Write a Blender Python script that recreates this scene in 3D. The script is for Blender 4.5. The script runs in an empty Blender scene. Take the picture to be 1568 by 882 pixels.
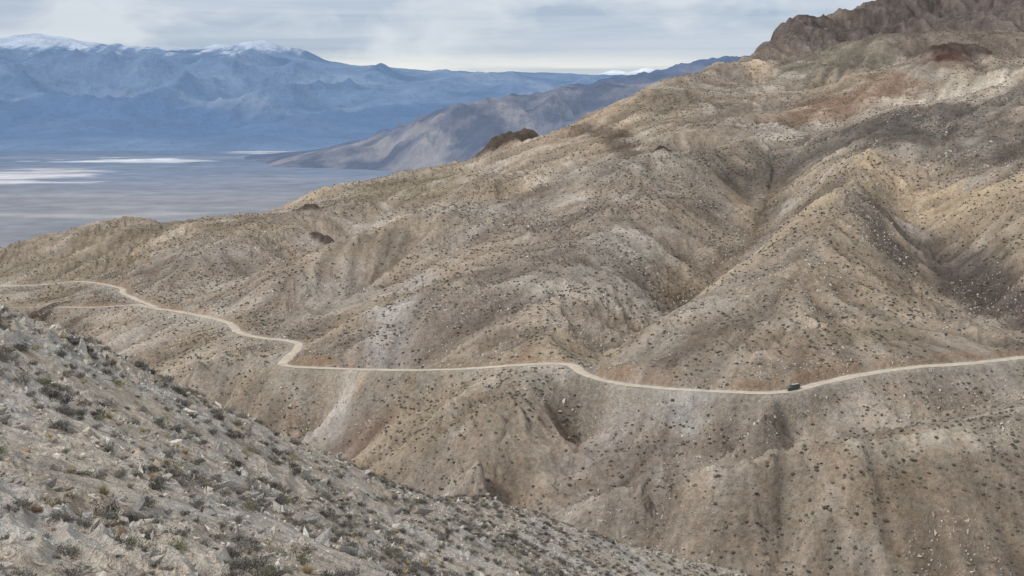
import bpy, math, numpy as np, time
T00=time.time()
F=2154.0; PIT=math.atan(308/2154.0); cP,sP=math.cos(PIT),math.sin(PIT)
rng=np.random.default_rng(7)
f32=np.float32
def unp(u,v,D):
    a=(u-784)/F; b=(441-v)/F
    y=cP+b*sP; z=-sP+b*cP
    return (a/y,D,z/y)
def lin(c):
    c=np.array(c,dtype=float)/255.
    return np.where(c<=.04045,c/12.92,((c+.055)/1.055)**2.4)
def sstep(a,b,x):
    t=np.clip((x-a)/(b-a),0,1); return t*t*(3-2*t)
# ---------- noise
_g=np.random.default_rng(1).random(1024)*2*np.pi
GC=np.cos(_g).astype(f32); GS=np.sin(_g).astype(f32)
def perlin(x,y,seed=0):
    xf=np.floor(x); yf=np.floor(y)
    fx=(x-xf).astype(f32); fy=(y-yf).astype(f32)
    xi=xf.astype(np.int64); yi=yf.astype(np.int64)
    def h(a,b):
        n=(a*374761393+b*668265263+seed*974634777)&0xffffffff
        n=((n^(n>>13))*1274126177)&0xffffffff
        n=(n^(n>>16))&1023
        return n
    u=fx*fx*fx*(fx*(fx*6-15)+10); v=fy*fy*fy*(fy*(fy*6-15)+10)
    def g(a,b,dx,dy):
        n=h(a,b); return GC[n]*dx+GS[n]*dy
    n00=g(xi,yi,fx,fy); n10=g(xi+1,yi,fx-1,fy)
    n01=g(xi,yi+1,fx,fy-1); n11=g(xi+1,yi+1,fx-1,fy-1)
    a=n00+u*(n10-n00); b=n01+u*(n11-n01)
    return (a+v*(b-a))*1.4
def fbm(x,y,oct=4,seed=0,gain=.5):
    r=0;a=1
    for i in range(oct):
        r=r+a*perlin(x*2**i,y*2**i,seed+i*17); a*=gain
    return r
# ---------- scattered interpolation
def fit(pts,reg=1e-4):
    p=np.array(pts); n=len(p)
    d=np.sqrt((p[:,None,0]-p[None,:,0])**2+(p[:,None,1]-p[None,:,1])**2+1e-5)
    A=np.zeros((n+3,n+3)); A[:n,:n]=-d+np.eye(n)*reg
    Q=np.c_[np.ones(n),p[:,:2]]; A[:n,n:]=Q; A[n:,:n]=Q.T
    w=np.linalg.lstsq(A,np.r_[p[:,2],0,0,0],rcond=None)[0]
    return p[:,:2].astype(f32),w
def evalf(m,S,T):
    c,w=m; n=len(c); out=np.zeros((len(T),len(S)),f32)
    wf=w[:n].astype(f32)
    for j in range(len(T)):
        dt=(T[j]-c[:,1])**2+1e-5
        ds=(S[:,None]-c[None,:,0])**2
        out[j]=-(np.sqrt(ds+dt[None,:]))@wf+w[n]+w[n+1]*S+w[n+2]*T[j]
    return out
def dens(poly,step=.03):
    out=[]
    q=[unp(*p) for p in poly]
    q=[(a,math.log(b),c) for a,b,c in q]
    for i in range(len(q)-1):
        a=np.array(q[i]);b=np.array(q[i+1])
        n=max(1,int(math.ceil(np.hypot(*(b-a)[:2])/step)))
        for k in range(n): out.append(tuple(a+(b-a)*k/n))
    out.append(q[-1]); return out
def pz(s,D,z): return (s,math.log(D),z/D)
def upsample(a):
    n,m=a.shape; o=np.zeros((2*n-1,m),a.dtype); o[::2]=a; o[1::2]=(a[:-1]+a[1:])/2
    p=np.zeros((2*n-1,2*m-1),a.dtype); p[:,::2]=o; p[:,1::2]=(o[:,:-1]+o[:,1:])/2
    return p
def grid_mesh(name,X,Y,Z,col,mat):
    nt,ns=X.shape
    me=bpy.data.meshes.new(name)
    co=np.stack([X,Y,Z],-1).astype(f32).reshape(-1,3)
    idx=np.arange(nt*ns,dtype=np.int32).reshape(nt,ns)
    q=np.stack([idx[:-1,:-1],idx[:-1,1:],idx[1:,1:],idx[1:,:-1]],-1).reshape(-1,4)
    me.vertices.add(len(co)); me.vertices.foreach_set('co',co.ravel())
    me.loops.add(q.size); me.loops.foreach_set('vertex_index',q.ravel())
    me.polygons.add(len(q)); me.polygons.foreach_set('loop_start',np.arange(0,q.size,4,dtype=np.int32))
    me.update(calc_edges=True)
    me.polygons.foreach_set('use_smooth',np.ones(len(q),bool))
    at=me.color_attributes.new('Col','FLOAT_COLOR','POINT')
    c4=np.ones((len(co),4),f32); c4[:,:3]=col.reshape(-1,3); at.data.foreach_set('color',c4.ravel())
    me.materials.append(mat)
    ob=bpy.data.objects.new(name,me); bpy.context.scene.collection.objects.link(ob)
    return ob
# ---------- materials
def newmat(name):
    m=bpy.data.materials.new(name); m.use_nodes=True; nt=m.node_tree; nt.nodes.clear()
    return m,nt
class NB:
    def __init__(s,nt): s.nt=nt
    def n(s,t,**k):
        x=s.nt.nodes.new(t)
        for a,b in k.items(): setattr(x,a,b)
        return x
    def l(s,a,b): s.nt.links.new(a,b)
    def noise(s,vec,scale,detail=4,rough=.55,dist=0):
        x=s.n('ShaderNodeTexNoise'); x.inputs['Scale'].default_value=scale; x.inputs['Detail'].default_value=detail
        x.inputs['Roughness'].default_value=rough; x.inputs['Distortion'].default_value=dist
        s.l(vec,x.inputs['Vector']); return x.outputs['Fac']
    def mr(s,v,a,b,c,d):
        x=s.n('ShaderNodeMapRange'); s.l(v,x.inputs[0])
        for i,k in enumerate((a,b,c,d)): x.inputs[i+1].default_value=k
        return x.outputs[0]
    def math(s,op,a,b=None):
        x=s.n('ShaderNodeMath',operation=op)
        for i,k in enumerate((a,b)):
            if k is None: continue
            if isinstance(k,(int,float)): x.inputs[i].default_value=k
            else: s.l(k,x.inputs[i])
        return x.outputs[0]
    def mix(s,fac,a,b,bt='MIX'):
        x=s.n('ShaderNodeMix',data_type='RGBA',blend_type=bt)
        if isinstance(fac,(int,float)): x.inputs[0].default_value=fac
        else: s.l(fac,x.inputs[0])
        for i,k in ((6,a),(7,b)):
            if isinstance(k,(tuple,list,np.ndarray)): x.inputs[i].default_value=(*[float(q) for q in k[:3]],1)
            else: s.l(k,x.inputs[i])
        return x.outputs[2]
    def scalecol(s,col,val):
        x=s.n('ShaderNodeVectorMath',operation='SCALE'); s.l(col,x.inputs[0]); s.l(val,x.inputs['Scale']); return x.outputs[0]
def terrain_mat():
    m,nt=newmat('desert_hillside'); b=NB(nt)
    out=b.n('ShaderNodeOutputMaterial'); bs=b.n('ShaderNodeBsdfDiffuse')
    g=b.n('ShaderNodeNewGeometry').outputs['Position']
    at=b.n('ShaderNodeAttribute',attribute_name='Col').outputs['Color']
    n1=b.noise(g,.07,5,.6,.6); n2=b.noise(g,.5,6,.7); n3=b.noise(g,4.5,4,.7)
    f=b.math('MULTIPLY',b.mr(n1,.3,.7,.86,1.14),b.mr(n2,.3,.7,.66,1.32))
    f=b.math('MULTIPLY',f,b.mr(n3,.3,.7,.68,1.32))
    c=b.scalecol(at,f)
    v=b.n('ShaderNodeTexVoronoi'); v.inputs['Scale'].default_value=2.6; b.l(g,v.inputs['Vector'])
    st=b.mr(v.outputs['Distance'],.12,.26,1,0)
    c=b.mix(b.math('MULTIPLY',st,b.mr(b.noise(g,.35,2),.42,.62,0,.55)),c,lin((210,202,190)))
    hue=b.mr(b.noise(g,.17,3,.6),.38,.62,0,.4)
    c=b.mix(hue,c,b.mix(1.0,c,(1.08,.95,.87),'MULTIPLY'))
    b.l(c,bs.inputs['Color'])
    h=b.math('ADD',b.math('MULTIPLY',n2,1.6),b.math('MULTIPLY',n3,.25))
    bp=b.n('ShaderNodeBump'); bp.inputs['Strength'].default_value=1.0; bp.inputs['Distance'].default_value=1.2
    b.l(h,bp.inputs['Height']); b.l(bp.outputs[0],bs.inputs['Normal'])
    b.l(bs.outputs[0],out.inputs[0]); return m
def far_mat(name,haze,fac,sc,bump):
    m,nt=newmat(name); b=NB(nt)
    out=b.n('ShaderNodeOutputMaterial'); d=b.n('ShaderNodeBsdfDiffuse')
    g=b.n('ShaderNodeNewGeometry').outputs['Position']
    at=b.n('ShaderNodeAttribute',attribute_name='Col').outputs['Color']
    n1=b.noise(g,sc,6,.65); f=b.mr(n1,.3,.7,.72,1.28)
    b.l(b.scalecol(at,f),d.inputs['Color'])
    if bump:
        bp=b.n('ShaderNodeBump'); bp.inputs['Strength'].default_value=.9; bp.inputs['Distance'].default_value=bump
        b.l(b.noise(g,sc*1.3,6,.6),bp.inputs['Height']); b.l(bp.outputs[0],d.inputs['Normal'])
    e=b.n('ShaderNodeEmission'); e.inputs[0].default_value=(*haze,1); e.inputs[1].default_value=1  # painted haze: constant airlight glow, mixed over the diffuse surface
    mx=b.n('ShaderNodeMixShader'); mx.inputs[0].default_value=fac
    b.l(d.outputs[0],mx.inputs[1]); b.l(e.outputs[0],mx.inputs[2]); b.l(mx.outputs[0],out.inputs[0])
    return m
# =====================================================================
# NEAR HILLS
road_main=[(1850,515,610),(1568,547,562),(1480,556,548),(1390,563,538),(1320,573,530),(1270,584,521),(1235,592,515),(1215,597,512),(1180,601,512),(1100,599,520),(1020,594,532),(950,587,548),(908,577,562),(888,567,574),(868,557,586),(800,558,590),(700,565,600),(600,566,620),(520,564,645),(450,561,668),(434,556,680),(448,540,700),(459,527,718),(440,521,728),(400,517,745),(365,508,765),(352,495,790),(330,488,805),(280,478,840),(240,472,870),(212,466,895)]
road_b=[(212,466,895),(150,470,905),(90,470,925)]
road_c=[(240,471,872),(216,461,905),(190,449,950),(182,440,985),(125,431,1050),(60,436,1060),(0,438,1070),(-200,446,1100)]
fg=[(-300,370,95),(-100,440,100),(0,480,105),(110,530,115),(200,580,120),(330,640,128),(450,695,145),(560,745,162),(620,765,180),(700,771,205),(760,785,215),(830,795,230),(950,840,245),(1080,865,265),(1130,884,275)]
canyon=[(-250,455,1050),(-100,465,1000),(30,487,950),(100,515,880),(160,532,820),(200,578,740),(300,628,680),(450,692,615),(560,742,550),(700,772,510),(800,788,497),(870,742,507)]
R1=[(1190,215,1050),(1100,222,1020),(1000,235,1000),(900,270,970),(780,300,940),(690,312,930),(640,335,900),(590,362,880),(500,395,860),(420,430,840),(380,465,820)]
R3=[(1190,215,1050),(1250,203,1040),(1300,188,1040),(1340,166,1050),(1440,158,1050),(1480,148,1040),(1568,112,1040),(1850,50,1040)]
sky=[(-400,420,1200),(-200,400,1200),(0,387,1200),(80,362,1200),(160,343,1200),(190,340,1210),(240,345,1230),(280,348,1250),(340,340,1270),(400,332,1280),(450,320,1300),(500,294,1330),(560,279,1350),(600,268,1370),(700,252,1400),(740,242,1400),(830,218,1380),(880,190,1370),(920,171,1390),(960,153,1400),(1040,119,1460),(1070,109,1500),(1130,98,1600),(1150,84,1750),(1180,62,1900),(1210,42,2000),(1250,38,2050),(1310,18,2150),(1350,8,2200),(1450,-8,2300),(1568,-28,2300),(1850,-80,2300)]
RR=[(1215,185,1200),(1260,148,1280),(1330,112,1330),(1400,92,1350),(1450,80,1350),(1520,88,1350),(1600,93,1350),(1850,60,1350)]
BR=[(1100,122,1500),(1160,108,1560),(1200,98,1600),(1280,72,1650),(1400,51,1700),(1500,48,1720),(1568,56,1700),(1850,30,1700)]
TR=[(1215,78,1780),(1270,54,1850),(1350,38,1900),(1450,30,1950),(1568,8,2000),(1850,-20,2000)]
polys=[road_main,road_b,road_c,fg,canyon,R1,R3,sky,RR,BR,TR,
 [(u,v+27,D+85) for u,v,D in R1[1:-3]],[(u,v+36,D+80) for u,v,D in R3[2:]],
 [(u,v+28,D+85) for u,v,D in RR[2:]],[(u,v+26,D+80) for u,v,D in BR[2:]],
 [(u,v+22,D+80) for u,v,D in TR[1:]],
 [(1850,560,540),(1568,595,540),(1320,665,500),(1150,692,500),(1000,722,497),(870,742,507)],
 [(1850,590,455),(1568,628,462),(1440,668,440),(1320,688,427),(1180,716,425),(1040,735,435),(930,760,442),(850,792,450)],
 [(1850,882,395),(1568,884,395),(1300,884,395),(1100,884,405),(960,845,430)],
 [(868,562,580),(800,620,542),(740,720,503)],
 [(880,738,512),(905,660,560),(930,600,575)],
 [(455,690,615),(500,655,645),(600,605,647)],
 [(660,590,615),(640,690,548)],
 [(1075,612,530),(1050,665,515),(1010,700,500)],
 [(1180,612,502),(1160,660,485)],
 [(900,270,970),(760,400,780),(620,470,695),(560,540,664)],
 [(1040,300,900),(960,400,750),(890,480,650),(850,530,602)],
 [(640,345,890),(560,430,840),(500,480,790),(475,518,742)],
 [(240,440,945),(270,400,975),(350,380,1005),(420,350,1080),(470,325,1180)],
 [(330,450,900),(430,407,1000),(520,375,1100),(640,322,1180),(690,285,1250),(720,258,1350)],
 [(600,268,1370),(560,305,1220),(500,345,1120)],
 [(80,362,1200),(110,400,1110),(140,420,1070)],
 [(880,190,1370),(800,250,1200),(745,285,1080)],
 [(1340,166,1050),(1335,222,925),(1312,278,788),(1300,330,705),(1260,420,632),(1200,500,580),(1150,560,542)],
 [(1190,215,1050),(1180,290,970),(1165,350,890),(1115,410,810),(1062,465,735),(982,510,670),(912,545,616)],
 [(1312,278,788),(1180,372,705),(1100,440,652),(1000,500,609)],
 [(1360,262,880),(1415,380,755),(1505,455,675),(1568,495,628),(1750,510,615)],
 [(1480,148,1040),(1500,250,850),(1530,350,725),(1600,440,635)],
 [(1190,215,1050),(1205,192,1180),(1180,155,1330),(1130,133,1450)],
 [(1190,205,1090),(1100,190,1200),(1010,150,1350)],
 [(880,190,1370),(930,205,1240),(1010,227,1100)],
]
pts=[]
for p in polys: pts+=dens(p)
for p in [(0,882,42),(200,882,46),(400,882,52),(600,882,70),(800,882,115),(950,882,180),(1100,884,262),(0,700,60),(0,600,75),(400,780,75),(600,820,112),(800,840,170),(200,700,72),(200,640,92),(400,725,98),(1000,872,232),(-250,700,55),(1568,780,418),(1200,800,420),(300,560,690),(300,520,760),(560,610,640)]:
    a,b,c=unp(*p); pts.append((a,math.log(b),c))
for (s,D,z) in [(-.6,20,-6),(-.36,20,-8),(0,20,-11),(.36,20,-14),(.6,20,-16),(.36,60,-32),(.36,120,-60),(.36,200,-92),(.36,300,-128),(.6,60,-32),(.6,150,-70),(.6,300,-128),(.15,120,-56),(.15,200,-86),(0,80,-33),(.2,60,-28),(0,40,-19),(.2,320,-135)]:
    pts.append(pz(s,D,z))
for (s,t,q) in dens(fg,.05):
    D=math.exp(t); z=q*D
    for k,sl in ((1.25,.6),(1.7,.62)):
        zz=max(z-(k-1)*D*sl-3,-152)
        zz=min(zz,(q-.01)*D*k) ; pts.append(pz(s,D*k,zz))
    if D<200: pts.append(pz(s,300,min(-112,q*300-8)));
    if D<200 : pts.append(pz(s,430,-146))
for (s,t,q) in dens(sky,.05):
    D=math.exp(t); z=q*D
    pts.append(pz(s,D*1.2,z-D*.2*.5)); pts.append(pz(s,3300,min(z-500,-650)))
seen=set(); P2=[]
for p in pts:
    k=(round(p[0],3),round(p[1],3))
    if k in seen: continue
    seen.add(k); P2.append(p)
model=fit(P2)
tt=[math.log(16)]
while tt[-1]<math.log(3200):
    y=math.exp(tt[-1]); tt.append(tt[-1]+(.0042 if y<300 else (.0021 if y<1100 else .003)))
if len(tt)%2==0: tt.append(tt[-1]+.003)
T=np.array(tt); S=np.linspace(-.48,.48,1301); S0=-S[0]; SW=2*S0
Tc=T[::2]; Sc=S[::2]
q=evalf(model,Sc.astype(f32),Tc.astype(f32))
Yc=np.exp(Tc)[:,None]*np.ones_like(q); Xc=Sc[None,:]*Yc; Zc=q*Yc
print('pts',len(P2),'grid',len(T),len(S),'t',time.time()-T00)
def hit(u,v):
    s,_,qq=unp(u,v,1.); j=int(np.clip(round((s+S0)/SW*(len(Sc)-1)),0,len(Sc)-1))
    colq=q[:,j]; k0=np.searchsorted(Tc,math.log(38))
    w=np.where(colq[k0:]>=qq)[0]
    k=k0+(w[0] if len(w) else len(Tc)-1-k0)
    return s*math.exp(Tc[k]),math.exp(Tc[k])
zs=np.gradient(Zc,Sc,axis=1); zt=np.gradient(Zc,Tc,axis=0)
GX=(zs/Yc); GY=(zt-Sc[None,:]*zs)/Yc
gm=np.sqrt(GX**2+GY**2)+1e-6; slope=gm.copy()
GX=(GX/gm).astype(f32); GY=(GY/gm).astype(f32)
def lic(lam,step,n,seed):
    acc=np.zeros_like(Xc,f32); W=0
    for sg in (1,-1):
        x=Xc.copy(); y=Yc.copy()
        for k in range(n):
            if k or sg==1:
                w=math.cos(k/n*math.pi/2); acc+=w*(1-np.abs(perlin(x/lam,y/lam,seed))*2); W+=w
            ti=np.clip(np.round(np.interp(np.log(np.maximum(y,16)),Tc,np.arange(len(Tc)))),0,len(Tc)-1).astype(int)
            si=np.clip(np.round((x/y+S0)/SW*(len(Sc)-1)),0,len(Sc)-1).astype(int)
            x=x-sg*step*GX[ti,si]; y=np.maximum(y-sg*step*GY[ti,si],16)
    return acc/W
def nrm(a): return (a-a.mean())/a.std()
L1=nrm(lic(48,9,7,3)); L2=nrm(lic(19,4,8,9)); L3=nrm(lic(8,2.6,6,15))
print('lic',time.time()-T00)
qf=upsample(q.astype(f32)); Lf1=upsample(L1.astype(f32)); Lf2=upsample(L2.astype(f32)); Lf3=upsample(L3.astype(f32)); SL=upsample(slope.astype(f32))
Y=(np.exp(T)[:,None]*np.ones_like(qf)).astype(np.float64); X=S[None,:]*Y; Z=qf*Y
def wpoly(poly):
    w=[]
    for p in poly:
        s,D,qq=unp(*p); w.append((s*D,D,qq*D))
    return np.array(w)
def rpath(poly):
    w=wpoly(poly); P=np.vstack([2*w[0]-w[1],w,2*w[-1]-w[-2]]); out=[]
    for i in range(1,len(P)-2):
        L=np.linalg.norm(P[i+1]-P[i]); n=max(2,int(L/1.5))
        for k in range(n):
            t=k/n; a,b,c,d=P[i-1],P[i],P[i+1],P[i+2]
            out.append(.5*((2*b)+(-a+c)*t+(2*a-5*b+4*c-d)*t*t+(-a+3*b-3*c+d)*t**3))
    out.append(w[-1]); o=np.array(out)
    for _ in range(6): o[1:-1]=(o[:-2]+2*o[1:-1]+o[2:])/4
    return o
paths=[(rpath(road_main),2.35),(rpath(road_b),1.5),(rpath(road_c),2.0)]
dist=np.full(X.shape,99.,f32); rz=np.zeros(X.shape,f32)
tl=T; ds=S[1]-S[0]; R=28
for pth,hw in paths:
    for p in pth:
        y=p[1]; j0=np.searchsorted(tl,math.log(y-R)); j1=np.searchsorted(tl,math.log(y+R))
        i0=int(((p[0]-R)/y+S0)/ds); i1=int(((p[0]+R)/y+S0)/ds)+1
        i0=max(i0,0); i1=min(i1,len(S))
        if i1<=i0: continue
        sl=(slice(j0,j1),slice(i0,i1))
        d=np.hypot(X[sl]-p[0],Y[sl]-p[1])+(2.6-hw)
        m=d<dist[sl]; dist[sl][m]=d[m]; rz[sl][m]=p[2]
print('road',time.time()-T00)
# displacement
mid=sstep(230,420,Y)
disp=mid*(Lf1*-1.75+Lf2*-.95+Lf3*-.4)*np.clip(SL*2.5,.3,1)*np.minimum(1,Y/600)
dsp=.0014*Y
rocky=1+1.3*sstep(1650,1950,Y)
wx=X+6*perlin(X/25,Y/25,91); wy=Y+6*perlin(X/25,Y/25,92)
for i,lam in enumerate((90,45,22,11,5.5,2.7,1.35,.68,.34)):
    amp=np.minimum(.06*lam,.0035*Y)*sstep(1.2,3.0,lam/dsp)
    if lam<6: a=perlin(X/lam,Y/lam,50+i)
    else: a=perlin(wx/lam,wy/lam,50+i)
    if lam>8: a=np.where(rocky>1.05,(.45-2*np.abs(a))*(rocky-1)/1.3+a*(2.3-rocky)/1.3,a)
    disp+=a*amp*rocky
c,sn=math.cos(.5),math.sin(.5)
for (lam,st,amp,seed,y0,y1) in ((1.6,3.,.42,70,0,420),(.55,3.,.17,75,0,200),(9,2.5,2.4,80,350,4000),(3.6,2.5,1.3,85,300,1500)):
    xr=(X*c+Y*sn)/lam; yr=(-X*sn+Y*c)/(lam*st)
    r=1-np.abs(perlin(xr,yr,seed))*3
    msk=sstep(.05,.38,perlin(X/(lam*9),Y/(lam*9),seed+1)+.5*perlin(X/(lam*3),Y/(lam*3),seed+2))
    disp+=amp*np.maximum(r,0)*msk*sstep(y0*.8,y0+1,Y)*(1-sstep(y1,y1*1.3,Y))
disp*=sstep(4.5,26,dist)*.96+.04
Z=Z+disp
rockmask=np.zeros_like(Z)
def bump(u,v,D,rx,ry,h,seed):
    global Z
    s,_,_=unp(u,v,D); x0=s*D
    d=np.hypot((X-x0)/rx,(Y-D)/ry)+.3*perlin(X/(rx*.5),Y/(rx*.5),seed)
    m=1-sstep(.1,1.,d)
    Z=Z+h*m*(1+.25*perlin(X/(rx*.3),Y/(rx*.3),seed+1)+.12*perlin(X/(rx*.12),Y/(rx*.12),seed+2))
    rockmask[:]=np.maximum(rockmask,sstep(.1,.5,m))
bump(785,215,1400,46,40,20,5); bump(505,352,1085,20,14,7,8); bump(470,328,1180,18,16,7,12)
bump(1465,95,1345,46,30,9,15); bump(60,480,930,25,18,4,28); bump(1010,227,1100,20,12,3,33); bump(420,412,960,12,8,3,37)
k=sstep(2.9,6.5,dist)
Z=np.where(dist<20,(rz-.15)*(1-k)+Z*k,Z)
# ---------- colours
base=lin((172,157,140))
C=np.ones(X.shape+(3,),f32)*base.astype(f32)
def blendc(mask,col):
    global C
    C=C*(1-mask[...,None])+mask[...,None].astype(f32)*lin(col).astype(f32)
n_a=fbm(X/130,Y/130,4,200); n_b=fbm(X/40,Y/40,4,210); n_c=fbm(X/12,Y/12,3,220); n_d=fbm(X/85,Y/85,5,226)
blendc(sstep(.05,.6,n_a)*.5,(183,164,138)); blendc(sstep(.05,.6,-n_a)*.55,(152,141,130))
blendc(sstep(.2,.55,n_d)*.5,(200,190,177)); blendc(sstep(.2,.6,-n_d)*.45,(140,128,116))
blendc(sstep(.25,.7,n_b)*.35,(198,188,175)); blendc(sstep(.25,.7,-n_b)*.4,(144,125,110))
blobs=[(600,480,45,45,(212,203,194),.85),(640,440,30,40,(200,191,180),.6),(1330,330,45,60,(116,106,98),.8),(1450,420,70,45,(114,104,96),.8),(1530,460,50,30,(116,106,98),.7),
(1345,255,60,45,(200,178,150),.6),(1470,320,90,60,(190,171,144),.6),(1560,350,60,60,(190,171,144),.5),(1465,92,46,40,(92,66,58),.95),(1340,150,120,80,(154,126,106),.65),
(1500,138,90,60,(216,201,180),.85),(1300,85,170,140,(130,122,108),.8),(1480,60,150,140,(132,119,107),.8),(1160,105,28,70,(210,186,158),.95),(960,180,70,90,(196,176,150),.75),(860,210,60,90,(174,155,132),.6),
(640,280,100,110,(164,150,124),.6),(1040,160,100,110,(136,124,108),.75),(1400,205,130,60,(118,111,103),.8),(1520,220,80,70,(122,114,106),.75),(1050,260,150,70,(140,131,118),.65),(1150,340,25,50,(174,149,118),.5),(1050,450,40,30,(182,158,124),.4),
(110,400,170,120,(158,144,122),.6),(90,500,90,40,(120,103,89),.75),(560,655,50,18,(168,139,124),.6),(520,640,35,20,(202,194,184),.65),(720,480,140,60,(150,137,125),.5),(330,385,60,40,(188,175,160),.6),
(800,640,60,25,(186,170,150),.5),(950,650,60,20,(178,170,162),.55),(1050,615,60,12,(204,199,192),.85),(880,735,35,10,(180,169,158),.8),(1450,800,200,30,(166,149,130),.6),(1150,660,80,15,(134,122,108),.55),(1250,420,60,50,(166,148,127),.4),(1200,540,80,30,(156,138,120),.5)]
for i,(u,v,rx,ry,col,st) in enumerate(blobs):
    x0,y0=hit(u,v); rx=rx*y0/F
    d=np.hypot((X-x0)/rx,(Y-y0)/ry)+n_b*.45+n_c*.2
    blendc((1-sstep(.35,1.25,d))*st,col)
def paintline(poly,w,col,st):
    p=wpoly(poly); d=np.full(X.shape,1e9)
    for a,b_ in zip(p[:-1],p[1:]):
        ex,ey=b_[0]-a[0],b_[1]-a[1]; t=np.clip(((X-a[0])*ex+(Y-a[1])*ey)/(ex*ex+ey*ey),0,1)
        d=np.minimum(d,np.hypot(X-a[0]-t*ex,Y-a[1]-t*ey))
    d=d/w+n_b*.5+n_c*.3; blendc((1-sstep(.3,1.2,d))*st,col)
paintline([(1385,158,1180),(1450,150,1190),(1568,125,1210),(1700,110,1220)],50,(224,211,192),.95)
paintline([(1200,212,1000),(1300,205,985),(1440,175,990),(1560,140,980)],45,(112,106,99),.8)
paintline([(1338,215,900),(1312,268,800)],12,(208,188,158),.7)
paintline([(1340,255,850),(1450,300,800),(1568,345,760),(1700,380,740)],32,(200,180,151),.7)
paintline([(1318,300,770),(1400,390,755),(1500,455,675),(1568,490,635)],22,(106,96,90),.75)
paintline([(1300,275,780),(1180,372,712),(1100,438,660)],14,(202,184,156),.7)
paintline([(1185,290,975),(1165,350,890),(1115,410,810),(1062,465,735)],12,(124,110,95),.6)
paintline([(1000,236,1010),(930,206,1230),(885,190,1340)],16,(104,91,80),.75)
paintline([(1568,690,450),(1440,690,440),(1320,690,430)],7,(208,194,174),.75)
paintline([(1300,600,500),(1330,650,490),(1200,690,492)],8,(120,108,97),.5)
paintline([(480,668,620),(560,640,640)],7,(212,203,192),.75)
paintline([(1420,160,1130),(1250,170,1230),(1215,190,1190)],35,(154,126,104),.6)
blendc(sstep(1620,1800,Y+n_b*90)*.85,(110,99,95))
blendc(sstep(1750,1850,Y)*sstep(.0,.6,n_c+n_b)*.6,(76,69,67))
blendc(sstep(1750,1850,Y)*sstep(.2,.7,n_a-n_c*.5)*.5,(146,132,121))
blendc(rockmask*.85,(80,69,64))
fgm=(1-sstep(250,330,Y))
blendc(fgm*.9,(222,209,190))
blendc(fgm*sstep(.1,.5,n_c)*.5,(212,208,202)); blendc(fgm*sstep(.2,.6,fbm(X/3,Y/3,3,233))*.4,(188,166,142))
blendc(fgm*sstep(.25,.6,fbm(X/2,Y/2,3,239))*.5,(154,148,142))
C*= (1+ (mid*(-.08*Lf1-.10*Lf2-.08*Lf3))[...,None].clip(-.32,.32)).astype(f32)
C*=(1+.10*n_c+.08*n_b)[...,None].astype(f32)
cut=(1-sstep(3.5,12,dist+n_c*6+n_b*5))
blendc(cut*.6*(Z>rz),(170,142,116)); blendc(cut*.55*(Z<=rz),(196,187,173))
C=C.clip(.02,.85)
tm=terrain_mat()
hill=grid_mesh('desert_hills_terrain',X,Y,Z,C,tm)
print('hills',time.time()-T00, X.size)
def surfmat(name,col,sc,v0=.8,v1=1.2):
    m,nt=newmat(name); b=NB(nt); out=b.n('ShaderNodeOutputMaterial'); bs=b.n('ShaderNodeBsdfDiffuse')
    g=b.n('ShaderNodeNewGeometry').outputs['Position']; rd=b.n('ShaderNodeRGB'); rd.outputs[0].default_value=(*lin(col),1)
    f=b.mr(b.noise(g,sc,5,.6),.3,.7,v0,v1); b.l(b.scalecol(rd.outputs[0],f),bs.inputs['Color']); b.l(bs.outputs[0],out.inputs[0]); return m
rm=surfmat('dirt_road_surface',(212,196,174),.25,.76,1.12)
vs=[];fs=[]
for ii,(pth,hw) in enumerate(paths):
    d=np.gradient(pth[:,:2],axis=0); d/=np.linalg.norm(d,axis=1)[:,None]+1e-9
    nn=np.c_[-d[:,1],d[:,0]]; b0=len(vs)
    for i,p in enumerate(pth):
        for kx,dz in ((-1,-.1),(-.8,.02),(-.35,-.03),(0,.05),(.35,-.03),(.8,.02),(1,-.1)):
            w=hw*(1+.16*math.sin(i*.21+kx)+.12*math.sin(i*.57+2*kx))
            vs.append((p[0]+nn[i,0]*w*kx,p[1]+nn[i,1]*w*kx,p[2]+dz+.02*ii*-1))
    for i in range(len(pth)-1):
        for k2 in range(6):
            a=b0+i*7+k2; fs.append((a,a+1,a+8,a+7))
me=bpy.data.meshes.new('dirt_road'); me.from_pydata(vs,[],fs); me.materials.append(rm)
for p in me.polygons: p.use_smooth=True
bpy.context.scene.collection.objects.link(bpy.data.objects.new('dirt_road',me))
# =====================================================================
# vegetation / rocks
def zat(x,y):
    ti=np.interp(np.log(y),T,np.arange(len(T))); si=(x/y+S0)/ds
    t0=np.clip(ti.astype(int),0,len(T)-2); s0=np.clip(si.astype(int),0,len(S)-2); a=ti-t0; b=si-s0
    return (Z[t0,s0]*(1-a)*(1-b)+Z[t0+1,s0]*a*(1-b)+Z[t0,s0+1]*(1-a)*b+Z[t0+1,s0+1]*a*b), dist[t0,s0], rockmask[t0,s0]
def scatter(n,y0,y1,smax=.46):
    y=np.sqrt(rng.random(n)*(y1**2-y0**2)+y0**2); s=(rng.random(n)*2-1)*smax
    return s*y,y
def shrub_mat(name,ca,cb,cc):
    m,nt=newmat(name); b=NB(nt); out=b.n('ShaderNodeOutputMaterial'); bs=b.n('ShaderNodeBsdfDiffuse')
    oi=b.n('ShaderNodeObjectInfo').outputs['Random']
    cr=b.n('ShaderNodeValToRGB'); e=cr.color_ramp.elements
    e[0].color=(*lin(ca),1); e[1].color=(*lin(cc),1); e[1].position=1; k=e.new(.55); k.color=(*lin(cb),1)
    b.l(oi,cr.inputs[0])
    g=b.n('ShaderNodeNewGeometry').outputs['Position']
    f=b.mr(b.noise(g,9,2,.6),.3,.7,.65,1.35); b.l(b.scalecol(cr.outputs[0],f),bs.inputs['Color']); b.l(bs.outputs[0],out.inputs[0]); return m
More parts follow.
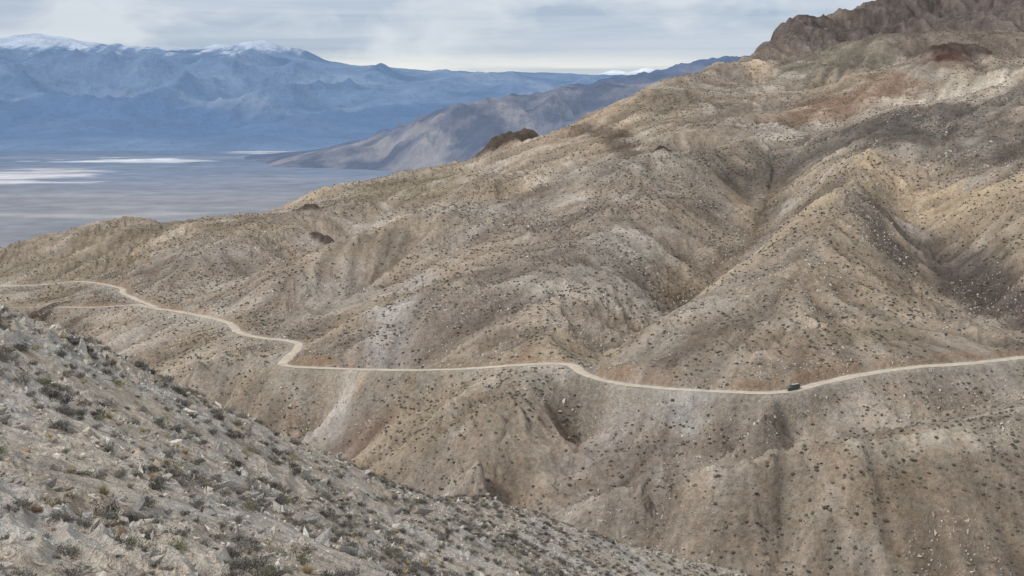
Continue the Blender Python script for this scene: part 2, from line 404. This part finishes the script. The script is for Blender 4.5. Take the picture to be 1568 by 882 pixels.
def mkobj(name,v,f,mat,coll):
    me=bpy.data.meshes.new(name); me.from_pydata([tuple(map(float,a)) for a in v],[],f); me.materials.append(mat)
    o=bpy.data.objects.new(name,me); coll.objects.link(o); return o
def leafy(seed,n,size,flat=.7):
    r=np.random.default_rng(seed); v=[];f=[]
    cl=r.normal(size=(9,3))*[.45,.45,.25]; cl[:,2]=np.abs(cl[:,2])+.25
    for i in range(n):
        c=cl[r.integers(9)]+r.normal(size=3)*.2
        c[2]=max(c[2],.02)*flat/.7
        d=c/np.linalg.norm(c+1e-6)+r.normal(size=3)*.5; d[2]+=.4; d/=np.linalg.norm(d)
        sdir=np.cross(d,r.normal(size=3)); sdir/=np.linalg.norm(sdir)
        L=size*(.6+r.random()); w=L*.45
        b=len(v); v+= [c-sdir*w*.5,c+sdir*w*.5,c+d*L+sdir*w*.25,c+d*L-sdir*w*.25]; f.append((b,b+1,b+2,b+3))
    for i in range(14):
        a=r.random()*6.28; rr=.5+.4*r.random(); tip=np.array([math.cos(a)*rr,math.sin(a)*rr,.35+.4*r.random()]); sd=np.array([-math.sin(a),math.cos(a),0])*.02
        b=len(v); v+=[-sd,sd,tip+sd*.4,tip-sd*.4]; f.append((b,b+1,b+2,b+3))
    return v,f
def grassy(seed,n):
    r=np.random.default_rng(seed); v=[];f=[]
    for i in range(n):
        a=r.random()*6.28; rr=.25*r.random(); b0=np.array([math.cos(a)*rr,math.sin(a)*rr,0]); lean=.2+.8*r.random()
        tip=b0+np.array([math.cos(a)*lean*.6,math.sin(a)*lean*.6,.5+.5*r.random()]); sd=np.array([-math.sin(a),math.cos(a),0])*.035
        b=len(v); v+=[b0-sd,b0+sd,tip]; f.append((b,b+1,b+2))
    return v,f
import bmesh
def blobm(seed,sub,amp,flat):
    bm=bmesh.new(); bmesh.ops.create_icosphere(bm,subdivisions=sub,radius=1); r=np.random.default_rng(seed)
    dirs=r.normal(size=(6,3)); dirs/=np.linalg.norm(dirs,axis=1)[:,None]; am=r.random(6)
    v=[]
    for w in bm.verts:
        c=np.array(w.co); k=1+amp*(np.sum(am*np.sin(3*dirs@c+am*9))/3)+amp*.6*(r.random()-.5); c=c*k*[1,1,flat]
        c[2]=max(c[2]+.25,-.15)
        v.append(c)
    f=[[x.index for x in p.verts] for p in bm.faces]; bm.free(); return v,f
def rockm(seed,sc=(1,.75,.55)):
    r=np.random.default_rng(seed); bm=bmesh.new()
    for i in range(14):
        bm.verts.new((r.normal(size=3)/1.6)*list(sc))
    bmesh.ops.convex_hull(bm,input=bm.verts); bmesh.ops.delete(bm,geom=[g for g in bm.verts if not g.link_faces],context='VERTS')
    bm.verts.index_update(); v=[tuple(w.co) for w in bm.verts]; f=[[x.index for x in p.verts] for p in bm.faces]; bm.free(); return v,f
def instancer(name,P,rot,scl,idx,coll):
    me=bpy.data.meshes.new(name); me.vertices.add(len(P)); me.vertices.foreach_set('co',P.astype(f32).ravel())
    for an,dat in (('rot',rot),('scl',scl)):
        a=me.attributes.new(an,'FLOAT_VECTOR','POINT'); a.data.foreach_set('vector',dat.astype(f32).ravel())
    a=me.attributes.new('idx','INT','POINT'); a.data.foreach_set('value',idx.astype(np.int32))
    me.update(); ob=bpy.data.objects.new(name,me); bpy.context.scene.collection.objects.link(ob)
    ng=bpy.data.node_groups.new(name+'_scatter','GeometryNodeTree')
    ng.interface.new_socket('Geometry',in_out='INPUT',socket_type='NodeSocketGeometry'); ng.interface.new_socket('Geometry',in_out='OUTPUT',socket_type='NodeSocketGeometry')
    N=ng.nodes; L=ng.links; gi=N.new('NodeGroupInput'); go=N.new('NodeGroupOutput'); ip=N.new('GeometryNodeInstanceOnPoints'); ci=N.new('GeometryNodeCollectionInfo')
    ci.inputs['Collection'].default_value=coll; ci.inputs['Separate Children'].default_value=True; ci.inputs['Reset Children'].default_value=True
    def na(n,t):
        x=N.new('GeometryNodeInputNamedAttribute'); x.data_type=t; x.inputs['Name'].default_value=n; return x.outputs['Attribute']
    mp=N.new('GeometryNodeMeshToPoints')
    L.new(gi.outputs[0],mp.inputs['Mesh']); L.new(mp.outputs[0],ip.inputs['Points']); L.new(ci.outputs[0],ip.inputs['Instance']); ip.inputs['Pick Instance'].default_value=True
    L.new(na('idx','INT'),ip.inputs['Instance Index']); L.new(na('rot','FLOAT_VECTOR'),ip.inputs['Rotation']); L.new(na('scl','FLOAT_VECTOR'),ip.inputs['Scale']); L.new(ip.outputs[0],go.inputs[0])
    md=ob.modifiers.new('scatter','NODES'); md.node_group=ng
    return ob
gm_=shrub_mat('sagebrush_grey',(154,148,138),(126,121,112),(104,97,92))
gg_=shrub_mat('sagebrush_green',(140,136,108),(120,118,96),(162,152,112))
gs_=shrub_mat('dry_grass_straw',(206,188,148),(186,168,134),(170,156,128))
gd_=shrub_mat('distant_scrub',(124,118,104),(108,103,91),(90,85,77))
cf=bpy.data.collections.new('foreground_shrub_kinds')
for i in range(4): v,f=leafy(10+i,420,.15); mkobj('a%d_grey_shrub'%i,v,f,gm_,cf)
for i in range(2): v,f=leafy(20+i,420,.13,.8); mkobj('b%d_green_shrub'%i,v,f,gg_,cf)
for i in range(2): v,f=grassy(30+i,130); mkobj('c%d_grass_tuft'%i,v,f,gs_,cf)
x,y=scatter(30000,36,300)
dn=fbm(x/14,y/14,3,400); keep=rng.random(len(x))<np.clip(.6+dn*.7,.15,1); x,y=x[keep],y[keep]
z,dd,rk=zat(x,y); n=len(x)
sz=(.18+.42*rng.random(n)**1.5)
idx=rng.choice(8,n,p=[.20,.20,.20,.19,.04,.03,.07,.07])
instancer('desert_shrubs',np.c_[x,y,z-.03],np.c_[rng.normal(size=n)*.15,rng.normal(size=n)*.15,rng.random(n)*6.28],np.c_[sz,sz,sz*(.7+.4*rng.random(n))],idx,cf)
cm=bpy.data.collections.new('hillside_scrub_kinds')
for i in range(5): v,f=blobm(40+i,2,.5,.62); mkobj('scrub_%d'%i,v,f,gd_,cm)
x,y=scatter(420000,290,2100)
dn=fbm(x/60,y/60,3,410)+.6*fbm(x/15,y/15,2,411)
pr=np.clip(.6+dn*.85,.06,1)*np.where(y>1100,.65,1.)
keep=rng.random(len(x))<pr; x,y=x[keep],y[keep]; z,dd,rk=zat(x,y); keep=(dd>5.5); x,y,z=x[keep],y[keep],z[keep]; n=len(x)
sz=(.2+.58*rng.random(n)**2.2)
instancer('hillside_scrub',np.c_[x,y,z],np.c_[np.zeros(n),np.zeros(n),rng.random(n)*6.28],np.c_[sz,sz,sz*.95],rng.integers(0,5,n),cm)
rmt=shrub_mat('loose_rock',(220,212,198),(196,186,172),(168,161,153))
rm2=shrub_mat('brown_rock',(172,148,128),(142,127,112),(190,175,156))
cr_=bpy.data.collections.new('rock_kinds')
for i in range(5): v,f=rockm(60+i); mkobj('stone_%d'%i,v,f,rmt,cr_)
for i in range(2): v,f=rockm(70+i); mkobj('stone_%d'%(5+i),v,f,rm2,cr_)
x,y=scatter(130000,36,300); dn=fbm(x/9,y/9,3,420); keep=rng.random(len(x))<np.clip(.5+dn,.1,1); x,y=x[keep],y[keep]; z,dd,rk=zat(x,y); n=len(x)
sz=.05+.10*rng.random(n)+.3*rng.random(n)**12
instancer('loose_rocks',np.c_[x,y,z+.01],rng.random((n,3))*6.28,np.c_[sz*1.2,sz,sz],rng.integers(0,7,n),cr_)
rm3=shrub_mat('weathered_bedrock',(190,183,172),(164,157,149),(138,131,125))
co_=bpy.data.collections.new('outcrop_kinds')
for i in range(5): v,f=rockm(80+i,(1.5,.4,1.)); mkobj('slab_%d'%i,v,f,(rm3,rm2)[i%2*(i>2)],co_)
x,y=scatter(22000,38,300); dn=fbm(x/11,y/11,3,440); keep=dn>.45; x,y=x[keep],y[keep]; z,dd,rk=zat(x,y); n=len(x)
sz=.18+.5*rng.random(n)**2.5
instancer('rock_outcrops',np.c_[x,y,z+sz*.02],np.c_[rng.normal(size=n)*.25+.5,rng.normal(size=n)*.3,rng.normal(size=n)*.35+.9],np.c_[sz,sz,sz*.8],rng.integers(0,5,n),co_)
x,y=scatter(150000,380,1100,.42); z,dd,rk=zat(x,y)
dn=fbm(x/50,y/50,3,430); keep=((dn>.15)|((dd<16)&(dd>4)&(z<-112)))&(dd>4); x,y,z=x[keep],y[keep],z[keep]; n=len(x)
sz=.15+.25*rng.random(n)+.6*rng.random(n)**13
instancer('hillside_rocks',np.c_[x,y,z],rng.random((n,3))*6.28,np.c_[sz*1.2,sz,sz],rng.integers(0,7,n),cr_)
print('veg',time.time()-T00)
# =====================================================================
# OFF-ROAD VEHICLE
from mathutils import Matrix, Vector
def paint(name,col,rough,metal=0.):
    m,nt=newmat(name); b=NB(nt); out=b.n('ShaderNodeOutputMaterial'); bs=b.n('ShaderNodeBsdfPrincipled')
    g=b.n('ShaderNodeTexCoord').outputs['Object']; rd=b.n('ShaderNodeRGB'); rd.outputs[0].default_value=(*col,1)
    b.l(b.scalecol(rd.outputs[0],b.mr(b.noise(g,3,4),.3,.7,.85,1.15)),bs.inputs['Base Color'])
    bs.inputs['Roughness'].default_value=rough; bs.inputs['Metallic'].default_value=metal; b.l(bs.outputs[0],out.inputs[0]); return m
mb=paint('olive_paint',(.085,.088,.065),.4); mg=paint('car_glass',(.02,.025,.03),.08); mt=paint('tyre_rubber',(.02,.02,.02),.9); ml=paint('lamp_lens',(.7,.7,.65),.2); mc=paint('bare_steel',(.3,.3,.3),.4,.8)
mrf=paint('pale_roof',(.42,.41,.37),.5)
veh=bpy.data.objects.new('off_road_car',None); bpy.context.scene.collection.objects.link(veh)
def part(name,build,mat,bev=0):
    bm=bmesh.new(); build(bm); me=bpy.data.meshes.new(name); bm.to_mesh(me); bm.free(); me.materials.append(mat)
    o=bpy.data.objects.new(name,me); bpy.context.scene.collection.objects.link(o); o.parent=veh
    if bev: md=o.modifiers.new('b','BEVEL'); md.width=bev; md.segments=2
    return o
def prism(prof,w0,w1=None):
    w1=w1 or w0
    def f(bm):
        zm=max(p[1] for p in prof); zl=min(p[1] for p in prof)
        L=[];Rr=[]
        for (x_,z_) in prof:
            w=w0+(w1-w0)*(z_-zl)/(zm-zl); L.append(bm.verts.new((x_,-w,z_))); Rr.append(bm.verts.new((x_,w,z_)))
        bm.faces.new(L[::-1]); bm.faces.new(Rr); n_=len(prof)
        for i in range(n_): bm.faces.new((L[i],L[(i+1)%n_],Rr[(i+1)%n_],Rr[i]))
        bmesh.ops.recalc_face_normals(bm,faces=bm.faces)
    return f
part('body',prism([(-2.2,.5),(-2.25,.75),(-2.2,1.12),(-.95,1.2),(1.95,1.2),(2.15,1.15),(2.2,.55),(1.75,.45),(1.6,.8),(1.0,.8),(.85,.45),(-.9,.45),(-1.05,.8),(-1.65,.8),(-1.8,.45)],.88),mb,.05)
part('cabin',prism([(-.85,1.19),(-.5,1.78),(2.0,1.8),(2.12,1.19)],.84,.72),mb,.05)
for s_ in (-1,1):
    def gl(x0,x1,x2,x3):
        def f(bm):
            y0=s_*.845;y1=s_*.765; vv=[bm.verts.new(p) for p in ((x0,y0,1.24),(x1,y0,1.24),(x2,y1,1.68),(x3,y1,1.68))]; bm.faces.new(vv)
        return f
    part('side_window_front',gl(-.72,.15,.15,-.45),mg); part('side_window_rear',gl(.25,1.05,1.05,.25),mg); part('side_window_cargo',gl(1.15,2.0,1.92,1.15),mg)
    part('mirror',lambda bm:bmesh.ops.create_cube(bm,size=.2,matrix=Matrix.Translation((-.7,s_*.98,1.25))),mb)
    part('headlight',lambda bm:bmesh.ops.create_uvsphere(bm,u_segments=12,v_segments=8,radius=.12,matrix=Matrix.Translation((-2.22,s_*.6,.9))),ml)
def ws(bm):
    vv=[bm.verts.new(p) for p in ((-.83,-.76,1.24),(-.83,.76,1.24),(-.56,.68,1.7),(-.56,-.68,1.7))]; bm.faces.new(vv)
part('windscreen',ws,mg)
part('bumper_front',prism([(-2.4,.5),(-2.4,.68),(-2.24,.68),(-2.24,.5)],.85),mc,.02)
part('bumper_rear',prism([(2.2,.5),(2.2,.68),(2.34,.68),(2.34,.5)],.85),mc,.02)
part('roof_panel',prism([(-.42,1.81),(-.42,1.86),(1.93,1.88),(1.93,1.83)],.68),mrf,.02)
for nm,xx,yy in (('wheel_fl',-1.35,-.8),('wheel_fr',-1.35,.8),('wheel_rl',1.3,-.8),('wheel_rr',1.3,.8)):
    part(nm,lambda bm:bmesh.ops.create_cone(bm,cap_ends=True,segments=24,radius1=.4,radius2=.4,depth=.26,matrix=Matrix.Translation((xx,yy,.4))@Matrix.Rotation(math.pi/2,4,'X')),mt,.04)
    part(nm+'_rim',lambda bm:bmesh.ops.create_cone(bm,cap_ends=True,segments=16,radius1=.22,radius2=.22,depth=.29,matrix=Matrix.Translation((xx,yy,.4))@Matrix.Rotation(math.pi/2,4,'X')),mc)
part('spare_wheel',lambda bm:bmesh.ops.create_cone(bm,cap_ends=True,segments=24,radius1=.38,radius2=.38,depth=.22,matrix=Matrix.Translation((2.3,0,1.05))@Matrix.Rotation(math.pi/2,4,'Y')),mt,.03)
pm=paths[0][0]; s_,D_,q_=unp(1214,597,512); ki=int(np.argmin(np.hypot(pm[:,0]-s_*D_,pm[:,1]-D_)))
d=pm[ki+2]-pm[ki-2]; veh.location=tuple(pm[ki]+[0,0,.02]); veh.rotation_euler=(0,math.atan2(d[2],np.hypot(d[0],d[1])),math.atan2(d[1],d[0])+math.pi); veh.scale=(1.12,1.12,1.12)
# =====================================================================
# FAR LAND
def sheet(name,ctrl,y0,y1,nt,ns,smax,noise,colf,mat,reg=1e-4):
    m=fit(ctrl,reg); T_=np.linspace(math.log(y0),math.log(y1),nt); S_=np.linspace(*smax,ns)
    qq=evalf(m,S_.astype(f32),T_.astype(f32)); Y_=np.exp(T_)[:,None]*np.ones_like(qq); X_=S_[None,:]*Y_; Z_=qq*Y_
    Z_=noise(X_,Y_,Z_)
    return grid_mesh(name,X_,Y_,Z_,colf(X_,Y_,Z_),mat)
def ridged(x,y,oct,seed):
    r=0;a=1;w=1
    for i in range(oct):
        k_=1-np.abs(perlin(x*2**i,y*2**i,seed+i))*2; r=r+a*k_*w; w=np.clip(k_,0.2,1); a*=.5
    return r-r.mean()
c1=[(-400,75,45),(-250,70,45),(-100,60,45),(0,58,45),(60,53,45),(110,58,45),(150,73,45),(240,78,46),(330,74,46),(370,64,46),(410,66,46),(445,85,46),(470,78,47),(500,92,47),(560,106,48),(640,112,50),(740,112,50),(860,112,52),(920,118,52),(1000,122,52),(1300,125,52)]
ct=dens([(u,v,D*1000) for u,v,D in c1],.02)
ct+=dens([(u,v+22,D*1220) for u,v,D in c1],.08)
for u in range(-400,1300,120):
    for v,D in ((150,33),(190,27),(231,22.3)):
        v2=140 if (D==33 and u>600) else v
        a,b_,c_=unp(u,v2,D*1000); ct.append((a,math.log(b_),c_))
    for D in (20500,19000,18000): ct.append(pz(a,D,-1090))
ct+=dens([(250,186,26000),(400,178,27000),(520,172,28000),(620,160,30000),(720,146,33000),(820,136,37000)],.04)
def nz1(X_,Y_,Z_):
    h=sstep(-1000,-300,Z_); e=1-.5*sstep(500,1500,Z_)
    cr=1-.75*sstep(40500,44500,Y_)
    rt=1-.5*sstep(-.2,-.05,X_/Y_)
    return Z_+ridged(X_/3900+3,Y_/8500,6,300)*500*h*e*cr*rt+(1-cr)*75*fbm(X_/1300,Y_/1300,3,305)
def cf1(X_,Y_,Z_):
    n=fbm(X_/3500,Y_/3500,5,310); n2=fbm(X_/900,Y_/900,4,311); n3=fbm(X_/350,Y_/2500,3,312)
    C_=np.ones(X_.shape+(3,))*lin((124,143,168))  # blue base colour carries the distance haze
    def bl(m_,c_):
        nonlocal C_
        C_=C_*(1-m_[...,None])+m_[...,None]*lin(c_)
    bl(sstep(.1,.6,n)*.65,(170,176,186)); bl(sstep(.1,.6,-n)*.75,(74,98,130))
    bl(sstep(22500,24500,Y_+n*2500)*(1-sstep(29000,33000,Y_+n*3000))*.7,(64,94,136))  # dark band: cloud shadow painted into the range colour
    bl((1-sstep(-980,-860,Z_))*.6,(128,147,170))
    sn_=sstep(1040,1330,Z_+n2*200+n3*260+n*80)
    bl(sn_*.97,(252,253,254)); return C_
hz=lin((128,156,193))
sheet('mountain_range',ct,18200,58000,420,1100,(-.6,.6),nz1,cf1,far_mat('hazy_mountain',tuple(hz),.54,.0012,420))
c2=[(400,253,18.6),(440,243,18.6),(500,231,18.6),(560,219,18.4),(620,194,18),(680,174,18),(740,162,18),(800,152,18.3),(850,141,18.6),(900,132,19),(960,122,20),(1010,115,21),(1070,103,22),(1200,80,22),(1500,60,22)]
ct=dens([(u,v,D*1000) for u,v,D in c2],.03)
for u,v in ((420,256),(500,258),(560,260),(620,263),(680,268),(740,275),(820,283),(900,292),(1070,300),(1300,310)):
    a,b_,c_=unp(u,v,1.); Db=-1003/c_; ct.append(pz(a,Db,-1003)); ct.append(pz(a,Db*.93,-1040)); ct.append(pz(a,Db*.85,-1080))
ct+=dens([(600,225,17400),(700,215,16900),(800,200,16800),(900,180,17300)],.03)
for u in range(400,1500,100):
    a,b_,c_=unp(u,200,1.); ct.append(pz(a,27000 if u>800 else 22500,-1040))
for s0_,D0 in ((-.25,17000),(-.25,20000),(-.22,14000),(-.2,24000)): ct.append(pz(s0_,D0,-1100))
def nz2(X_,Y_,Z_):
    h=sstep(-1000,-600,Z_)
    return Z_+(ridged(X_/1200,Y_/1700+7,6,330)*(20+170*h)+30*h*fbm(X_/220,Y_/220,3,335))*sstep(-1010,-850,Z_)*(1-.6*sstep(17400,18300,Y_))
def cf2(X_,Y_,Z_):
    n=fbm(X_/700,Y_/700,5,340); C_=np.ones(X_.shape+(3,))*lin((128,127,136))
    def bl(m_,c_):
        nonlocal C_
        C_=C_*(1-m_[...,None])+m_[...,None]*lin(c_)
    bl(sstep(.0,.5,n)*.8,(182,172,166)); bl(sstep(.0,.4,-n)*.85,(80,88,106))
    bl(sstep(18400,20000,Y_)*.8,(80,104,142)); return C_  # farther foothills turn bluer: haze put into their colour
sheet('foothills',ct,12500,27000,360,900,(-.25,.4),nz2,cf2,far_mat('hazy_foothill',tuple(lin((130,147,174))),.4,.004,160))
c3=[(840,126,99),(880,121,99),(910,114,99),(935,108,99),(960,112,99),(990,103,99),(1005,108,99),(1030,118,99),(1100,124,99)]
ct=dens([(u,v,D*1000) for u,v,D in c3],.008)+dens([(u,129,92000) for u,v,D in c3],.02)+dens([(u,130,104000) for u,v,D in c3],.02)
def cf3(X_,Y_,Z_):
    n=fbm(X_/1500,Y_/1500,4,350); m_=sstep(-.15,.3,n+(Z_-650)/900)[...,None]
    return lin((130,158,190))*(1-m_)+m_*lin((238,240,240))
sheet('snowy_mountain_range',ct,92000,104000,60,400,(-.0,.16),lambda a,b_,c_:c_+ridged(a/4000,b_/4000,4,360)*130,cf3,far_mat('distant_snow',tuple(lin((205,216,226))),.4,.0006,0))
T_=np.linspace(math.log(1800),math.log(110000),420); S_=np.linspace(-.75,.75,700)
Y_=np.exp(T_)[:,None]*np.ones((1,700)); X_=S_[None,:]*Y_
Z_=-1000+12*fbm(X_/1500,Y_/1500,3,370)*(1-sstep(8000,16000,Y_))
n=fbm(X_/5000,Y_/1300,5,380); n2=fbm(X_/1500,Y_/350,4,381)
C_=np.ones(X_.shape+(3,))*lin((154,149,147))
def bl(m_,c_):
    global C_
    C_=C_*(1-m_[...,None])+m_[...,None]*lin(c_)
bl(sstep(12500,16000,Y_+n*1500)*.85,(130,144,166)); bl(sstep(17000,20000,Y_+n*900)*.8,(98,127,162))  # ground colour blued with distance to stand in for haze
bl(sstep(.1,.7,n)*.45,(180,171,164)); bl(sstep(.1,.7,-n)*.4,(118,125,136))
bl((1-sstep(8600,10500,Y_))*.75,(164,154,144))
def salt(u,v,rxp,ry,st,c_=(232,224,218)):
    a,b_,q1=unp(u,v,1.); D=-1000/q1; d=np.hypot((X_-a*D)/(rxp*D/F),(Y_-D)/ry)+n2*.9
    bl((1-sstep(.4,.95,d))*st,c_)
salt(20,272,150,1400,1.,(246,238,232)); salt(235,246,160,560,1.,(252,250,248)); salt(400,234,90,500,.85,(240,238,236)); salt(60,262,80,600,.7); salt(160,330,260,260,.55,(210,200,190)); salt(330,318,190,200,.5,(210,200,190)); salt(130,216,80,500,.5,(190,198,206)); salt(100,300,200,350,.4,(210,200,190))
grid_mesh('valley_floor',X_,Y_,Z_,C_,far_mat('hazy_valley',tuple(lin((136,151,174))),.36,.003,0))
print('far',time.time()-T00)
# =====================================================================
# light, sky, camera
el,az=math.radians(48),math.radians(-60)
sd=Vector((math.cos(el)*math.sin(az),-math.cos(el)*math.cos(az),math.sin(el))).normalized()
L=bpy.data.lights.new('sun','SUN'); L.energy=1.9; L.angle=math.radians(8); L.color=(1,.97,.93)
lo=bpy.data.objects.new('sun',L); bpy.context.scene.collection.objects.link(lo); lo.rotation_euler=sd.to_track_quat('Z','Y').to_euler()
w=bpy.data.worlds.new('World'); bpy.context.scene.world=w; w.use_nodes=True; nt=w.node_tree; nt.nodes.clear(); b=NB(nt)
out=b.n('ShaderNodeOutputWorld'); bg=b.n('ShaderNodeBackground'); bg.inputs[1].default_value=.1
skt=b.n('ShaderNodeTexSky'); skt.sky_type='NISHITA'; skt.sun_disc=False; skt.sun_elevation=math.asin(sd.z); skt.sun_rotation=math.atan2(sd.x,sd.y); skt.altitude=1500
tc=b.n('ShaderNodeTexCoord').outputs['Generated']
mp=b.n('ShaderNodeMapping'); mp.inputs['Scale'].default_value=(4,4,70); b.l(tc,mp.inputs[0])
na=b.noise(mp.outputs[0],1.0,6,.5,.5)
mp2=b.n('ShaderNodeMapping'); mp2.inputs['Scale'].default_value=(11,11,20); mp2.inputs['Location'].default_value=(3,1,0); b.l(tc,mp2.inputs[0])
nb=b.noise(mp2.outputs[0],1.0,5,.5,.4)
sx=b.n('ShaderNodeSeparateXYZ'); b.l(tc,sx.inputs[0])
cl=b.mix(b.mr(na,.38,.62,0,1),(4.2,5.05,6.3),(5.7,6.4,7.3))
cl=b.mix(b.mr(nb,.46,.62,0,.85),cl,(7.1,7.6,8.2))
hzb=b.math('MULTIPLY',b.mr(sx.outputs[2],.010,.026,1,0),b.mr(na,.40,.54,.3,1))
cl=b.mix(b.math('MULTIPLY',hzb,.95),cl,(9.2,9.2,8.5))
fin=b.mix(b.mr(na,.3,.7,.88,.97),skt.outputs[0],cl)
b.l(fin,bg.inputs[0]); b.l(bg.outputs[0],out.inputs[0])
cam=bpy.data.cameras.new('camera'); cam.sensor_width=36; cam.lens=18/math.tan(math.atan(784/F)); cam.clip_start=1; cam.clip_end=300000
co=bpy.data.objects.new('camera',cam); co.rotation_euler=(math.pi/2-PIT,0,0); bpy.context.scene.collection.objects.link(co); bpy.context.scene.camera=co
sc=bpy.context.scene; sc.view_settings.view_transform='Standard'; sc.view_settings.look='None'; sc.view_settings.exposure=0
print('done',time.time()-T00)
